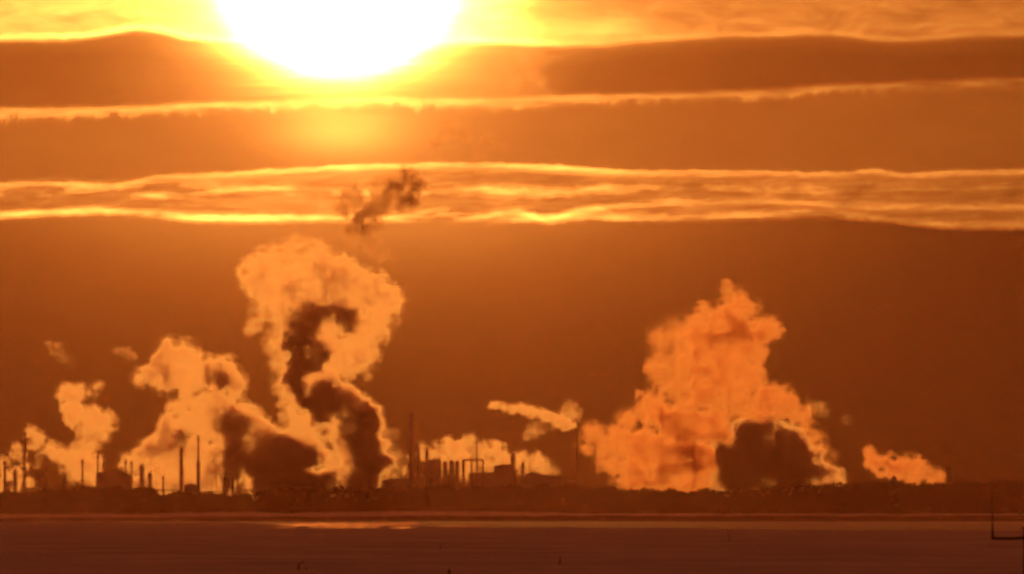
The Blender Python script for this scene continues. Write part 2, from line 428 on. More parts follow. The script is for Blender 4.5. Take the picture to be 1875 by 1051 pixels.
# ---------------------------------------------------------------- far wood
M_LEAF = mat("bare_wood", (.016, .013, .009), .95, 0, .02, .15)
def belt():
    M_LEAF.node_tree.nodes["Principled BSDF"].inputs["Specular IOR Level"].default_value = 0.0
    prof_x = [-200, 0, 60, 105, 145, 240, 280, 300, 325, 400, 440, 480, 540, 640, 740, 860, 960, 1060, 1160, 1250, 1360, 1440, 1550, 1640, 1700, 1745, 1770, 1875, 2100]
    prof_y = [902, 901, 903, 895, 894, 893, 896, 907, 901, 905, 907, 897, 892, 893, 893, 892, 890, 891, 896, 900, 896, 891, 885, 883, 886, 886, 882, 881, 880]
    verts, faces = [], []
    rr = random.Random(5)
    def quad(c, s):
        n = Vector((rr.gauss(0, .5), -1, rr.gauss(0, .6))).normalized()
        u = n.cross(Vector((0, 0, 1))).normalized(); w = n.cross(u)
        a = rr.random() * 6.28
        u, w = u * math.cos(a) + w * math.sin(a), w * math.cos(a) - u * math.sin(a)
        k = len(verts)
        for su, sw in ((-1, -.6), (.8, -1), (1, .7), (-.7, 1)):
            verts.append(tuple(c + u * s * su * rr.uniform(.6, 1.2) + w * s * sw * rr.uniform(.6, 1.2)))
        faces.append((k, k + 1, k + 2, k + 3))
    px = -260.0
    while px < 2150:
        px += rr.uniform(1.6, 5.0)
        top_ = float(np.interp(px, prof_x, prof_y)) + rr.gauss(0, 2.0) + wob(px, .9, (1.8, 60), (1.4, 21))
        D = 5680 + rr.uniform(0, 110)
        h = EYE + (HORIZON - top_) / F * D
        x = (px - CX) / F * D
        w = h * rr.uniform(.22, .38)
        for _ in range(int(26 + h * 2)):
            t = rr.random() ** .7
            rad = w * (1.15 - .75 * t) * (.35 + .65 * rr.random())
            a = rr.random() * 6.283
            quad(Vector((x + rad * math.cos(a), D + rad * math.sin(a), h * (.04 + .96 * t))), rr.uniform(.35, .95))
        k = len(verts)      # trunk
        for z, q in ((0, .3), (h * .9, .06)):
            for i in range(4): verts.append((x + q * math.cos(i * 1.57), D + q * math.sin(i * 1.57), z))
        for i in range(4): faces.append((k + i, k + (i + 1) % 4, k + 4 + (i + 1) % 4, k + 4 + i))
    me = bpy.data.meshes.new("treeline"); me.from_pydata(verts, [], faces)
    o = link("treeline", me, M_LEAF)
    tag(o, kind="stuff", label="dark far-off wood running along the foot of the refinery", cat="trees")
belt()

# ---------------------------------------------------------------- the refinery
DR = 5850.0
PX = DR / F                # metres per photo pixel at the works
def hgt(py, D=DR): return EYE + (HORIZON - py) / F * D
def base(px, D=DR): return Vector(((px - CX) / F * D, D, 0))

def platform_ring(root, z, r, rail=1.1):
    bm = bmesh.new()
    lathe(bm, [(r * .98, z), (r + .75, z), (r + .75, z + .12), (r * .98, z + .12)], 14)
    p = bmobj("platform", bm, M_STEEL, root)
    bm = bmesh.new()
    for zz in (z + .55, z + rail):
        for i in range(14):
            a, b = i * 6.2832 / 14, (i + 1) * 6.2832 / 14
            tube(bm, [((r + .7) * math.cos(a), (r + .7) * math.sin(a), zz), ((r + .7) * math.cos(b), (r + .7) * math.sin(b), zz)], .04, 4)
    for i in range(14):
        a = i * 6.2832 / 14
        tube(bm, [((r + .7) * math.cos(a), (r + .7) * math.sin(a), z + .1), ((r + .7) * math.cos(a), (r + .7) * math.sin(a), z + rail)], .04, 4)
    bmobj("railing", bm, M_STEEL, p)

def ladder(root, r, z0, z1):
    bm = bmesh.new()
    for s in (-.25, .25): tube(bm, [(s, -r - .2, z0), (s, -r - .2, z1)], .04, 4)
    z = z0
    while z < z1:
        tube(bm, [(-.25, -r - .2, z), (.25, -r - .2, z)], .025, 4); z += 1.2
    bmobj("ladder", bm, M_STEEL, root)

def chimney(px, top, w, label, D=DR, wb=None, step=None, name="chimney_stack", m=M_CONC, plats=(.62, .93), group="chimneys and columns of the refinery"):
    """tall flue: shaft, cap ring, platforms, ladder"""
    root = empty(name, base(px, D)); tag(root, label, "chimney", group)
    H = hgt(top, D); r1 = w / 2 * D / F; r0 = (wb or w * 1.15) / 2 * D / F
    bm = bmesh.new()
    if step:
        zs, ws = hgt(step[0], D), step[1] / 2 * D / F
        lathe(bm, [(r0 * 1.5, 0), (r0 * 1.1, H * .12), (ws, H * .2), (ws, zs), (r1 * 1.1, zs + .8), (r1, H), (r1 * .7, H), (r1 * .7, H - .6)])
    else:
        lathe(bm, [(r0 * 1.2, 0), (r0, H * .1), (r1, H), (r1 * .75, H), (r1 * .75, H - .6)])
    bmobj("shaft", bm, m, root, True)
    bm = bmesh.new(); lathe(bm, [(r1 * 1.02, H - .9), (r1 * 1.22, H - .8), (r1 * 1.22, H - .15), (r1 * 1.02, H - .05)])
    bmobj("cap", bm, M_STEEL, root)
    for p in plats: platform_ring(root, H * p, (r1 + (r0 - r1) * (1 - p)) * 1.0)
    ladder(root, r0, 1, H * .95)
    return root

def column(px, top, w, label, D=DR, plats=(.45, .68, .9), pipe=True, group="chimneys and columns of the refinery"):
    """distillation column: dished vessel on a skirt, platforms, overhead line"""
    root = empty("distillation_tower", base(px, D)); tag(root, label, "column", group)
    H = hgt(top, D); r = w / 2 * D / F
    bm = bmesh.new()
    lathe(bm, [(r * 1.25, 0), (r, 2.2), (r, H - r * 1.1), (r * .92, H - r * .6), (r * .65, H - r * .2), (r * .25, H), (0, H)])
    bmobj("vessel", bm, M_PIPE, root, True)
    for p in plats: platform_ring(root, H * p, r)
    if pipe:
        bm = bmesh.new(); q = max(.16, r * .2)
        tube(bm, [(0, 0, H - .1), (0, 0, H + q * 1.5), (r * .7, 0, H + q * 2.2), (r + q * 1.6, 0, H - .4), (r + q * 1.6, 0, 2)], q, 8)
        bmobj("overhead_pipe", bm, M_PIPE, root, True)
    ladder(root, r, 1, H * .9)
    return root

def hall(px0, px1, prof, label, D=DR, depth=18, name="process_building", vents=3, cat="building"):
    """works building whose roofline follows (px, py) points; wall, roof, door, windows, roof vents"""
    xc = (px0 + px1) / 2
    root = empty(name, base(xc, D)); tag(root, label, cat)
    s = D / F
    pts = [((p - xc) * s, hgt(q, D)) for p, q in prof]
    bm = bmesh.new()
    fr = [bm.verts.new((x, 0, z)) for x, z in pts]; bk = [bm.verts.new((x, depth, z)) for x, z in pts]
    f0 = [bm.verts.new((pts[0][0], 0, 0)), bm.verts.new((pts[-1][0], 0, 0))]
    b0 = [bm.verts.new((pts[0][0], depth, 0)), bm.verts.new((pts[-1][0], depth, 0))]
    bm.faces.new([f0[0]] + fr + [f0[1]]); bm.faces.new([b0[0]] + bk + [b0[1]])
    bm.faces.new((f0[0], fr[0], bk[0], b0[0])); bm.faces.new((f0[1], fr[-1], bk[-1], b0[1]))
    for i in range(len(fr) - 1): bm.faces.new((fr[i], fr[i + 1], bk[i + 1], bk[i]))
    bmobj("wall", bm, M_CLAD, root)
    bm = bmesh.new()
    for (xa, za), (xb, zb) in zip(pts, pts[1:]):
        if abs(xb - xa) < .05: continue
        v = [bm.verts.new(c) for c in ((xa, -.25, za + .01), (xb, -.25, zb + .01), (xb, depth + .25, zb + .01), (xa, depth + .25, za + .01), (xa, -.25, za + .3), (xb, -.25, zb + .3), (xb, depth + .25, zb + .3), (xa, depth + .25, za + .3))]
        for f in ((0, 1, 2, 3), (4, 5, 6, 7), (0, 1, 5, 4), (2, 3, 7, 6), (1, 2, 6, 5), (0, 3, 7, 4)): bm.faces.new([v[i] for i in f])
    rf = bmobj("roof", bm, M_ROOF, root)
    rr = random.Random(int(px0 * 7))
    W = pts[-1][0] - pts[0][0]
    for k in range(vents):
        x = pts[0][0] + W * (k + .5 + rr.uniform(-.25, .25)) / vents
        z = float(np.interp(x, [p[0] for p in pts], [p[1] for p in pts]))
        bm = bmesh.new(); h = rr.uniform(.5, 1.3)
        cyl(bm, x, depth * .4, z, z + h, .3, .3, 10); cyl(bm, x, depth * .4, z + h, z + h + .2, .5, .15, 10)
        bmobj("vent", bm, M_STEEL, rf)
    bm = bmesh.new(); box(bm, -1.6, 1.6, -.08, 0, 0, 3.8); bmobj("door", bm, M_RUST, root)
    zt = min(z for _, z in pts)
    nwin = max(2, int(W / 4))
    for k in range(nwin):
        x = pts[0][0] + W * (k + .5) / nwin
        bm = bmesh.new(); box(bm, x - .8, x + .8, -.06, 0, zt * .66, zt * .66 + 1.3); bmobj("window", bm, M_ROOF, root)
    return root

# western block
chimney(9, 843, 5, "thin flue at the left edge, left of the tallest western column")
column(27, 859, 6, "short round-topped column between the left-edge flue and a taller tower")
column(44, 800, 4.5, "tall slim column standing clear of the others at the far left", plats=(.4, .6, .8, .95))
column(73, 862, 4, "left one of a close pair of low columns beside the slim tower")
column(82.5, 864, 4, "right one of a close pair of low columns beside the slim tower")
column(118, 872, 6, "squat column just left of three thin stacks and the dark boiler house")
chimney(151, 840, 3.4, "thin stack standing in pale steam left of the boiler house", D=DR - 10)
chimney(179, 830, 3, "left stack of the pair rising at the boiler house's left corner", D=DR - 30)
chimney(189.5, 831, 2.8, "right stack of the pair rising at the boiler house's left corner", D=DR - 30)
hall(176, 240, [(176, 866), (178, 865), (203, 862), (214, 859), (222, 863), (238, 871), (240, 873)], "dark boiler house with a humped roof among the western stacks", D=DR - 60, depth=26, name="boiler_house", vents=2)
chimney(230, 840, 2.6, "thin flue rising over the boiler house's right roof slope", D=DR - 20)
chimney(241, 843, 3, "thin flue just past the boiler house's right end", D=DR - 20)
column(259, 849, 7, "broad column faint in steam right of the boiler house", D=DR + 40)
column(274, 864, 5.5, "low column with platforms left of the stubby thin vent stack")
chimney(299, 871, 3, "short thin vent stack left of the smoking chimney")
chimney(332, 815, 6.2, "stout chimney with a puff of dark smoke at its mouth", wb=8)
chimney(363, 796, 3.4, "stepped chimney with a narrow upper flue and a thick lower half", step=(846, 6.5), wb=8)
hall(337, 362, [(337, 889), (342, 886), (350, 885), (358, 887), (362, 890)], "low arched shed between the stout and the stepped chimney", vents=1, name="arched_shed")
hall(100, 148, [(100, 897), (112, 893), (130, 892), (148, 895)], "low long shed left of the boiler house", vents=2, name="pump_shed")
hall(243, 285, [(243, 893), (255, 892), (278, 892), (285, 897)], "low flat shed right of the boiler house", vents=2, name="pump_shed")
column(412, 870, 9, "fat column against the dark smoke, right of the stepped chimney")
column(426, 868, 6, "middle column right of the stepped chimney, beside a fat one", pipe=False)
column(435, 866, 3.4, "slim column on the left of a patch of bright steam", pipe=False)
chimney(478, 874, 3, "thin stack on the right of a small patch of bright steam")
hall(486, 560, [(486, 896), (500, 890), (530, 889), (545, 893), (560, 893)], "long dark shed below the broad dark smoke bank", vents=3)

# middle block
chimney(752.5, 758, 8, "tallest broad tower of the middle block, square against the sky", wb=9.5, plats=(.3, .5, .7, .9), D=DR - 20)
column(766, 818, 4.5, "thin column right beside the tallest broad tower", pipe=False)
column(781.5, 819, 5.5, "thicker column second to the right of the tallest tower", pipe=False)
hall(784, 808, [(784, 843), (790, 841), (806, 841), (808, 843)], "block-shaped unit right of the thicker column, a stub vent on it", vents=1, name="process_unit", D=DR + 20)
chimney(804.5, 836, 2.6, "stub vent above the block-shaped process unit", plats=(.9,))
for px, w, tp, lb in ((798, 9, 845, "wide vessel in front of the block-shaped unit"), (815, 9, 843, "left one of three wide vessels grouped beside the pipe gantry"), (827, 10, 841, "middle and widest of three vessels grouped beside the pipe gantry"), (837, 8, 842, "wide vessel of three touching the pipe gantry's left leg")):
    column(px, tp, w, lb, D=DR - 15, plats=(.5, .8), pipe=False, group="wide vessels of the middle block")
# pipe gantry
g = empty("pipe_gantry", base(866)); tag(g, "square pipe gantry bridging between vessels and a thin mast", "pipe gantry")
Z = hgt(840.5)
for px, q, z0 in ((848.5, .9, 0), (863.5, .55, 0), (884.5, .6, 0)):
    bm = bmesh.new(); tube(bm, [((px - 866) * PX, 0, z0), ((px - 866) * PX, 0, Z - .3)], q, 8); bmobj("leg", bm, M_STEEL, g)
bm = bmesh.new(); tube(bm, [((847 - 866) * PX, 0, Z), ((880 - 866) * PX, 0, Z), ((884 - 866) * PX, 0, Z - .35), ((884.6 - 866) * PX, 0, Z - 1.6)], .45, 8); bmobj("pipe", bm, M_PIPE, g)
bm = bmesh.new(); box(bm, (847 - 866) * PX, (885 - 866) * PX, -.3, .3, Z - 1.0, Z - .55); bmobj("beam", bm, M_STEEL, g)
# thin mast
g = empty("radio_mast", base(873, DR + 25)); tag(g, "thin mast rising through the pipe gantry", "mast")
Z = hgt(785, DR + 25)
bm = bmesh.new(); tube(bm, [(0, 0, 0), (0, 0, Z * .75), (0, 0, Z)], [.55, .42, .14], 8); bmobj("pole", bm, M_STEEL, g)
bm = bmesh.new()
for z in (Z * .7, Z * .85): box(bm, -.9, .9, -.06, .06, z, z + .12)
bmobj("crossarm", bm, M_STEEL, g)
bm = bmesh.new()
for a in (0.5, 2.6, 4.7): tube(bm, [(0, 0, Z * .72), (6 * math.cos(a), 6 * math.sin(a), 1)], .03, 4)
bmobj("guy_wire", bm, M_STEEL, g)
hall(858, 935, [(858, 866), (904, 864), (904.2, 853), (920, 850), (935, 850)], "tall sheeted hall with a rising roofline right of the gantry", vents=3, D=DR + 40)
column(938.5, 827, 7.5, "round-headed tower at the right end of the sheeted hall", D=DR)
column(957, 845, 4.5, "thin column just right of the round-headed tower")
hall(962, 1030, [(962, 867), (990, 866), (990.2, 869), (1030, 870)], "low hall under the tail of the middle steam bank", vents=3, D=DR + 30)
column(1031.5, 866, 4, "low faint column left of the flare mast", pipe=False)
g = empty("flare_mast", base(1057.5, DR)); tag(g, "very thin tall flare mast with steam streaming off its tip", "flare mast")
Z = hgt(776)
bm = bmesh.new(); tube(bm, [(0, 0, 0), (0, 0, Z)], [.75, .45], 8); bmobj("riser", bm, M_STEEL, g)
bm = bmesh.new(); lathe(bm, [(.32, Z - .6), (.55, Z - .3), (.6, Z + .9), (.35, Z + 1.0)], 10); bmobj("burner_tip", bm, M_RUST, g)
bm = bmesh.new()
for a in (0.4, 2.5, 4.6): tube(bm, [(0, 0, Z * .8), (9 * math.cos(a), 9 * math.sin(a), 1)], .03, 4)
bmobj("guy_wire", bm, M_STEEL, g)
hall(700, 748, [(700, 880), (715, 876), (740, 876), (748, 880)], "low shed at the left foot of the tallest broad tower", vents=2)

def pipe_rack(px0, px1, py, label, D=DR - 25):
    xc = (px0 + px1) / 2; root = empty("pipe_rack", base(xc, D)); tag(root, label, "pipe rack", "pipe racks of the refinery")
    s_ = D / F; Zr = hgt(py, D); xa, xb = (px0 - xc) * s_, (px1 - xc) * s_
    nb = max(3, int((xb - xa) / 5))
    for i in range(nb + 1):
        x = xa + (xb - xa) * i / nb
        bm = bmesh.new()
        for y in (-2, 2): box(bm, x - .15, x + .15, y - .15, y + .15, 0, Zr - .7)
        box(bm, x - .12, x + .12, -2.3, 2.3, Zr - .7, Zr - .45); box(bm, x - .12, x + .12, -1.8, 1.8, Zr - 2.6, Zr - 2.4)
        bmobj("frame", bm, M_STEEL, root)
    for j in range(4):
        bm = bmesh.new(); q = (.22, .35, .18, .28)[j]
        tube(bm, [(xa - .6, -1.7 + j * 1.15, Zr - .45 + q), (xb + .6, -1.7 + j * 1.15, Zr - .45 + q)], q, 8)
        bmobj("pipe", bm, M_PIPE, root)
def lamp_mast(px, py, label, D=DR - 40):
    root = empty("lamp_mast", base(px, D)); tag(root, label, "lamp mast", "floodlight masts of the refinery"); Zr = hgt(py, D)
    bm = bmesh.new(); tube(bm, [(0, 0, 0), (0, 0, Zr)], [.22, .1], 8); bmobj("pole", bm, M_STEEL, root)
    bm = bmesh.new(); box(bm, -.8, .8, -.1, .1, Zr - .1, Zr + .08)
    for x in (-.6, .6): box(bm, x - .22, x + .22, -.3, .05, Zr + .08, Zr + .5)
    bmobj("lamp_head", bm, M_STEEL, root)
pipe_rack(48, 100, 893, "pipe rack at the left edge under the faint steam wisps")
pipe_rack(286, 330, 896, "pipe rack across the foot of the stout smoking chimney")
pipe_rack(366, 410, 899, "pipe rack between the stepped chimney and the fat column")
pipe_rack(437, 484, 896, "pipe rack below the small patch of bright steam")
pipe_rack(760, 800, 868, "tall pipe rack at the foot of the tallest tower's two thin columns")
pipe_rack(1032, 1056, 880, "short pipe rack at the foot of the flare mast")
for px, py, lb in ((58, 881, "lamp mast just right of the slim western tower"), (94, 884, "lamp mast between the low column pair and the squat column"), (136, 879, "lamp mast left of the thin stack in pale steam"), (286, 884, "lamp mast between the platformed low column and the short vent stack"), (318, 887, "lamp mast close on the left of the stout chimney"), (388, 882, "lamp mast right of the stepped chimney"), (450, 886, "lamp mast in front of the small bright steam patch"), (985, 856, "lamp mast standing on the right part of the middle block"), (1012, 866, "lamp mast left of the low faint column by the flare")):
    lamp_mast(px, py, lb)

# eastern end
chimney(1738, 858, 7, "lone stub chimney at the right end of the eastern steam", wb=8.5, plats=(.8,))
hall(1629, 1646, [(1629, 883), (1636, 871), (1639, 871), (1646, 883)], "small hut with a steep peaked roof below the eastern steam", vents=0, depth=6, name="peaked_hut", D=DR - 100)

# ---------------------------------------------------------------- steam
def lattice(seed): return np.random.default_rng(seed).random((32, 32, 32)).astype(np.float32) * 2 - 1
LAT = lattice(3)
def vnoise(x, y, z):
    xi, yi, zi = np.floor(x).astype(np.int32), np.floor(y).astype(np.int32), np.floor(z).astype(np.int32)
    fx, fy, fz = x - xi, y - yi, z - zi
    fx, fy, fz = (f * f * (3 - 2 * f) for f in (fx, fy, fz))
    o = 0
    for a in (0, 1):
        for b in (0, 1):
            for c in (0, 1):
                w = (fx if a else 1 - fx) * (fy if b else 1 - fy) * (fz if c else 1 - fz)
                o = o + w * LAT[(xi + a) & 31, (yi + b) & 31, (zi + c) & 31]
    return o

def nets(Fv):
    """surface nets: closed quad mesh of Fv > 0 (index coordinates)"""
    ins = Fv > 0
    c = sum(ins[a:a + ins.shape[0] - 1, b:b + ins.shape[1] - 1, d:d + ins.shape[2] - 1].astype(np.int8) for a in (0, 1) for b in (0, 1) for d in (0, 1))
    act = (c > 0) & (c < 8)
    I0 = np.argwhere(act)
    idx = -np.ones(act.shape, np.int64); idx[act] = np.arange(len(I0))
    pos = np.zeros((len(I0), 3)); cnt = np.zeros(len(I0))
    cor = [(a, b, d) for a in (0, 1) for b in (0, 1) for d in (0, 1)]
    val = {q: Fv[I0[:, 0] + q[0], I0[:, 1] + q[1], I0[:, 2] + q[2]] for q in cor}
    for p in cor:
        for ax in range(3):
            if p[ax]: continue
            q = list(p); q[ax] = 1; q = tuple(q)
            va, vb = val[p], val[q]
            x = (va > 0) != (vb > 0)
            t = np.where(x, va / np.where(x, va - vb, 1), 0)
            e = np.array(p, float)[None] + 0 * pos; e[:, ax] += t
            pos[x] += e[x]; cnt[x] += 1
    V = I0 + pos / np.maximum(cnt, 1)[:, None]
    Q = []
    for ax in range(3):
        u, w = [(1, 2), (2, 0), (0, 1)][ax]
        sl0 = [slice(None)] * 3; sl1 = [slice(None)] * 3
        sl0[ax] = slice(0, -1); sl1[ax] = slice(1, None)
        a, b = ins[tuple(sl0)], ins[tuple(sl1)]
        E = np.argwhere(a != b)
        E = E[(E[:, u] > 0) & (E[:, w] > 0)]
        up = a[tuple(E.T)]
        def cell(du, dw):
            k = E.copy(); k[:, u] -= du; k[:, w] -= dw
            return idx[k[:, 0], k[:, 1], k[:, 2]]
        q = np.stack([cell(1, 1), cell(0, 1), cell(0, 0), cell(1, 0)], 1)
        q[~up] = q[~up][:, ::-1]
        Q.append(q)
    return V, np.concatenate(Q)

def plume_mesh(name, blobs, D, cell=1.6, amp=.42, wl=1.5, seed=0, depth=1.0, push=0.0, erode=0.0, clip=None, levels=(0.0,)):
    """blobs: (px, py, r) in photo pixels; an irregular billowing hull round them, real size at distance D"""
    B = np.array(blobs, float)
    rg = np.random.default_rng(seed + 100)
    bx, bz, br = B[:, 0], -B[:, 1], B[:, 2]
    by = rg.uniform(-.55, .55, len(B)) * br * depth + push
    pad = br.max() * .6 + 3 * cell
    lo = np.array([(bx - br).min(), (by - br).min(), (bz - br).min()]) - pad
    hi = np.array([(bx + br).max(), (by + br).max(), (bz + br).max()]) + pad
    n = np.ceil((hi - lo) / cell).astype(int) + 1
    Fv = np.full(n, -1e3, np.float32); R = np.full(n, 1.0, np.float32)
    ax = [lo[i] + np.arange(n[i]) * cell for i in range(3)]
    for x, y, z, q in zip(bx, by, bz, br):
        s = [slice(max(0, int((v - q * 1.7 - 4 - lo[i]) / cell)), int((v + q * 1.7 + 4 - lo[i]) / cell) + 2) for i, v in enumerate((x, y, z))]
        gx, gy, gz = ax[0][s[0]][:, None, None], ax[1][s[1]][None, :, None], ax[2][s[2]][None, None, :]
        f = (q - np.sqrt((gx - x) ** 2 + (gy - y) ** 2 + (gz - z) ** 2)).astype(np.float32)
        o = Fv[tuple(s)]; r = R[tuple(s)]
        k = 2.5
        h = np.clip(.5 + .5 * (f - o) / k, 0, 1)
        nv = o * (1 - h) + f * h + k * h * (1 - h)
        R[tuple(s)] = np.where(f > o, q, r)
        Fv[tuple(s)] = nv
    band = np.abs(Fv) < R * amp * 3.2 + 2 + 1.2 * max(levels)
    if erode: band |= Fv > 0
    ii = np.argwhere(band)
    px_, py_, pz_ = (lo[i] + ii[:, i] * cell for i in range(3))
    rr = R[band]
    disp = np.zeros(len(ii), np.float32); a = 1.0; w = np.clip(np.median(br) * wl, 8, 60); tot = 0
    for o in range(5):
        v = vnoise(px_ / w + seed * 3.1 + o * 7.7, py_ / w + o * 3.3, pz_ / w + seed)
        v = (.85 - 2.4 * np.abs(v)) if o < 3 else v          # rounded billows, then grain
        disp += a * v; tot += a
        a *= .55; w *= .5
    disp /= tot
    F2 = Fv[band] + disp * np.minimum(rr, 24) * amp * 2.7
    if erode:
        w = np.clip(np.median(br) * 1.1, 7, 40)
        cav = vnoise(px_ / w + 40 + seed, py_ / w, pz_ / w) * .6 + vnoise(px_ / w * 2.1 + 9, py_ / w * 2.1, pz_ / w * 2.1) * .4
        F2 = np.minimum(F2, (cav + 1 - erode) * 12)
    Fv[band] = F2
    out_ = []
    for k, off in enumerate(levels):
        G = Fv + off
        G[[0, -1]] = -1; G[:, [0, -1]] = -1; G[:, :, [0, -1]] = -1
        if clip is not None: G[:, :, ax[2] < -clip] = -1
        V, Q = nets(G)
        P = lo + V * cell
        s = D / F
        co = np.empty_like(P)
        co[:, 0] = (P[:, 0] - CX) * s; co[:, 1] = D + P[:, 1] * s; co[:, 2] = EYE + (P[:, 2] + HORIZON) * s
        me = bpy.data.meshes.new(name)
        me.vertices.add(len(co)); me.vertices.foreach_set('co', co.ravel())
        me.loops.add(len(Q) * 4); me.loops.foreach_set('vertex_index', Q.ravel().astype(np.int32))
        me.polygons.add(len(Q)); me.polygons.foreach_set('loop_start', np.arange(len(Q), dtype=np.int32) * 4)
        me.polygons.foreach_set('loop_total', np.full(len(Q), 4, np.int32))
        me.update(calc_edges=True); me.validate()
        out_.append(me)
    return out_

VM = {}
def vapour(density, tint=(1, 1, 1), g=.8, soft=(.26, .74), size=15.0):
    """steam: density broken into puffs and gaps by 3-D noise"""
    key = (density, tint, g, soft, size)
    if key in VM: return VM[key]
    m = bpy.data.materials.new("steam_vapour"); m.use_nodes = True
    t = m.node_tree; t.nodes.clear()
    o = t.nodes.new('ShaderNodeOutputMaterial'); v = t.nodes.new('ShaderNodeVolumePrincipled')
    v.inputs['Color'].default_value = (*tint, 1)
    v.inputs['Anisotropy'].default_value = g
    co = t.nodes.new('ShaderNodeTexCoord'); n = t.nodes.new('ShaderNodeTexNoise')
    n.inputs['Scale'].default_value = 1 / size; n.inputs['Detail'].default_value = 5; n.inputs['Roughness'].default_value = .64
    n.inputs['Distortion'].default_value = .6
    mr = t.nodes.new('ShaderNodeMapRange')
    mr.inputs[1].default_value, mr.inputs[2].default_value = soft
    mr.inputs[3].default_value = 0.0; mr.inputs[4].default_value = density * 2.0
    t.links.new(co.outputs['Object'], n.inputs['Vector']); t.links.new(n.outputs['Fac'], mr.inputs[0])
    n2 = t.nodes.new('ShaderNodeTexNoise'); n2.inputs['Scale'].default_value = 1 / (size * 3.2); n2.inputs['Detail'].default_value = 1
    t.links.new(co.outputs['Object'], n2.inputs['Vector'])
    m2 = t.nodes.new('ShaderNodeMapRange'); m2.inputs[1].default_value = .33; m2.inputs[2].default_value = .67; m2.inputs[3].default_value = .15; m2.inputs[4].default_value = 1.9
    mu = t.nodes.new('ShaderNodeMath'); mu.operation = 'MULTIPLY'
    t.links.new(n2.outputs['Fac'], m2.inputs[0]); t.links.new(m2.outputs[0], mu.inputs[0]); t.links.new(mr.outputs[0], mu.inputs[1])
    t.links.new(mu.outputs[0], v.inputs['Density'])
    t.links.new(v.outputs[0], o.inputs['Volume'])
    m.cycles.volume_step_rate = .26
    VM[key] = m
    return m

SD = DR + 90
def steam(blobs, label, density=.08, core=None, core_density=.38, D=SD, name="steam_plume", tint=(.98, .97, .96), group="steam plumes over the refinery", seed=1, core_push=-30, extra=None, soft=(.30, .72), size=13.0, **kw):
    med = float(np.median([b[2] for b in blobs]))
    fr = min(max(.28 * med, 1.6), 6.5)
    ms = plume_mesh(name, blobs, D, seed=seed, levels=(-.15 * fr, 1.0 * fr, 2.2 * fr), **kw)
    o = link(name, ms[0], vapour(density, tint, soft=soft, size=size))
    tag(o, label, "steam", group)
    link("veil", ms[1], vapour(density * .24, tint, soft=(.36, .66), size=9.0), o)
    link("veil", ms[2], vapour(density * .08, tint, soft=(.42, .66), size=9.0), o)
    if core:
        ck = dict(kw); ck.pop('erode', None)
        q = min(1.2, max(.35, float(np.median([b_[2] for b_ in core])) / 24))
        cm = plume_mesh("dense_core", core, D, seed=seed + 50, push=core_push, levels=(-5.0 * q, 2.5 * q, 8.0 * q), **ck)
        c = link("dense_core", cm[0], vapour(core_density * 1.05, (.9, .88, .86), soft=(.26, .7), size=9.0), o)
        link("penumbra", cm[1], vapour(core_density * .40, (.93, .91, .89), soft=(.30, .7), size=9.0), c)
        link("penumbra", cm[2], vapour(core_density * .09, (.95, .93, .91), soft=(.34, .68), size=9.0), c)
    for e, dens in extra or ():
        link("wisp", plume_mesh("wisp", e, D, seed=seed + 77, **kw)[0], vapour(dens, tint, soft=(.38, .62), size=8.0), o)
    return o

def path(*pts, gap=.55, jit=.25, seed=0):
    """blobs strung along a line of (px, py, r)"""
    rg = random.Random(seed + len(pts)); o = []
    for (xa, ya, ra), (xb, yb, rb) in zip(pts, pts[1:]):
        n = max(1, int(math.hypot(xb - xa, yb - ya) / (gap * (ra + rb) / 2 + .5)))
        for i in range(n):
            t = i / n; r = ra + (rb - ra) * t
            o.append((xa + (xb - xa) * t + rg.gauss(0, jit) * r, ya + (yb - ya) * t + rg.gauss(0, jit) * r, r * rg.uniform(.8, 1.25)))
    o.append(pts[-1]); return o

# small steam at the left edge
steam([(60, 795, 12), (72, 802, 10), (62, 815, 9), (30, 826, 11), (38, 834, 10), (5, 850, 12), (10, 870, 14), (30, 868, 12), (28, 888, 10), (50, 884, 9), (45, 850, 8), (2, 890, 9)],
      "faint ragged steam wisps round the columns at the left edge", density=.07, seed=1, cell=1.3, erode=.75)
steam([(130, 725, 16), (115, 720, 11), (145, 716, 11), (165, 720, 7), (175, 708, 5), (182, 702, 4), (125, 745, 12), (140, 762, 17), (165, 770, 20), (190, 775, 17), (200, 765, 11), (160, 790, 16), (185, 793, 11), (165, 810, 15), (150, 830, 20), (130, 830, 17), (160, 850, 20), (140, 858, 18), (170, 868, 15), (115, 830, 13), (100, 826, 11), (90, 820, 11)],
      "S-shaped thin steam drifting up left of the boiler house", density=.085, seed=2, cell=1.4, erode=.4,
      extra=[(path((92, 628, 6), (108, 640, 13), (122, 655, 11), (134, 668, 4), seed=21) + path((212, 638, 5), (230, 645, 9), (248, 654, 5), seed=22) + [(75, 835, 9), (68, 850, 7)], .018)])
steam([(310, 642, 18), (325, 650, 22), (345, 660, 22), (300, 670, 20), (275, 686, 16), (256, 692, 10), (320, 690, 28), (350, 700, 28), (380, 690, 28), (405, 688, 26), (420, 700, 19), (425, 720, 15), (400, 725, 20), (375, 735, 22), (345, 720, 24), (330, 745, 17), (390, 745, 15), (420, 755, 12), (445, 765, 10), (320, 782, 20), (350, 775, 28), (385, 770, 25), (395, 795, 17), (385, 830, 25), (350, 820, 35), (320, 820, 28), (290, 830, 24), (265, 845, 19), (242, 850, 14), (230, 851, 9), (300, 870, 28), (340, 870, 30), (380, 870, 28), (260, 878, 22), (290, 890, 18), (395, 890, 14), (465, 885, 18), (455, 900, 10), (467, 845, 7), (470, 865, 10)],
      "big bright steam column behind the stout and stepped chimneys", density=.10, seed=3, cell=1.6, erode=.22,
      core=[(395, 683, 18), (404, 695, 14), (388, 672, 11)], core_density=.35)
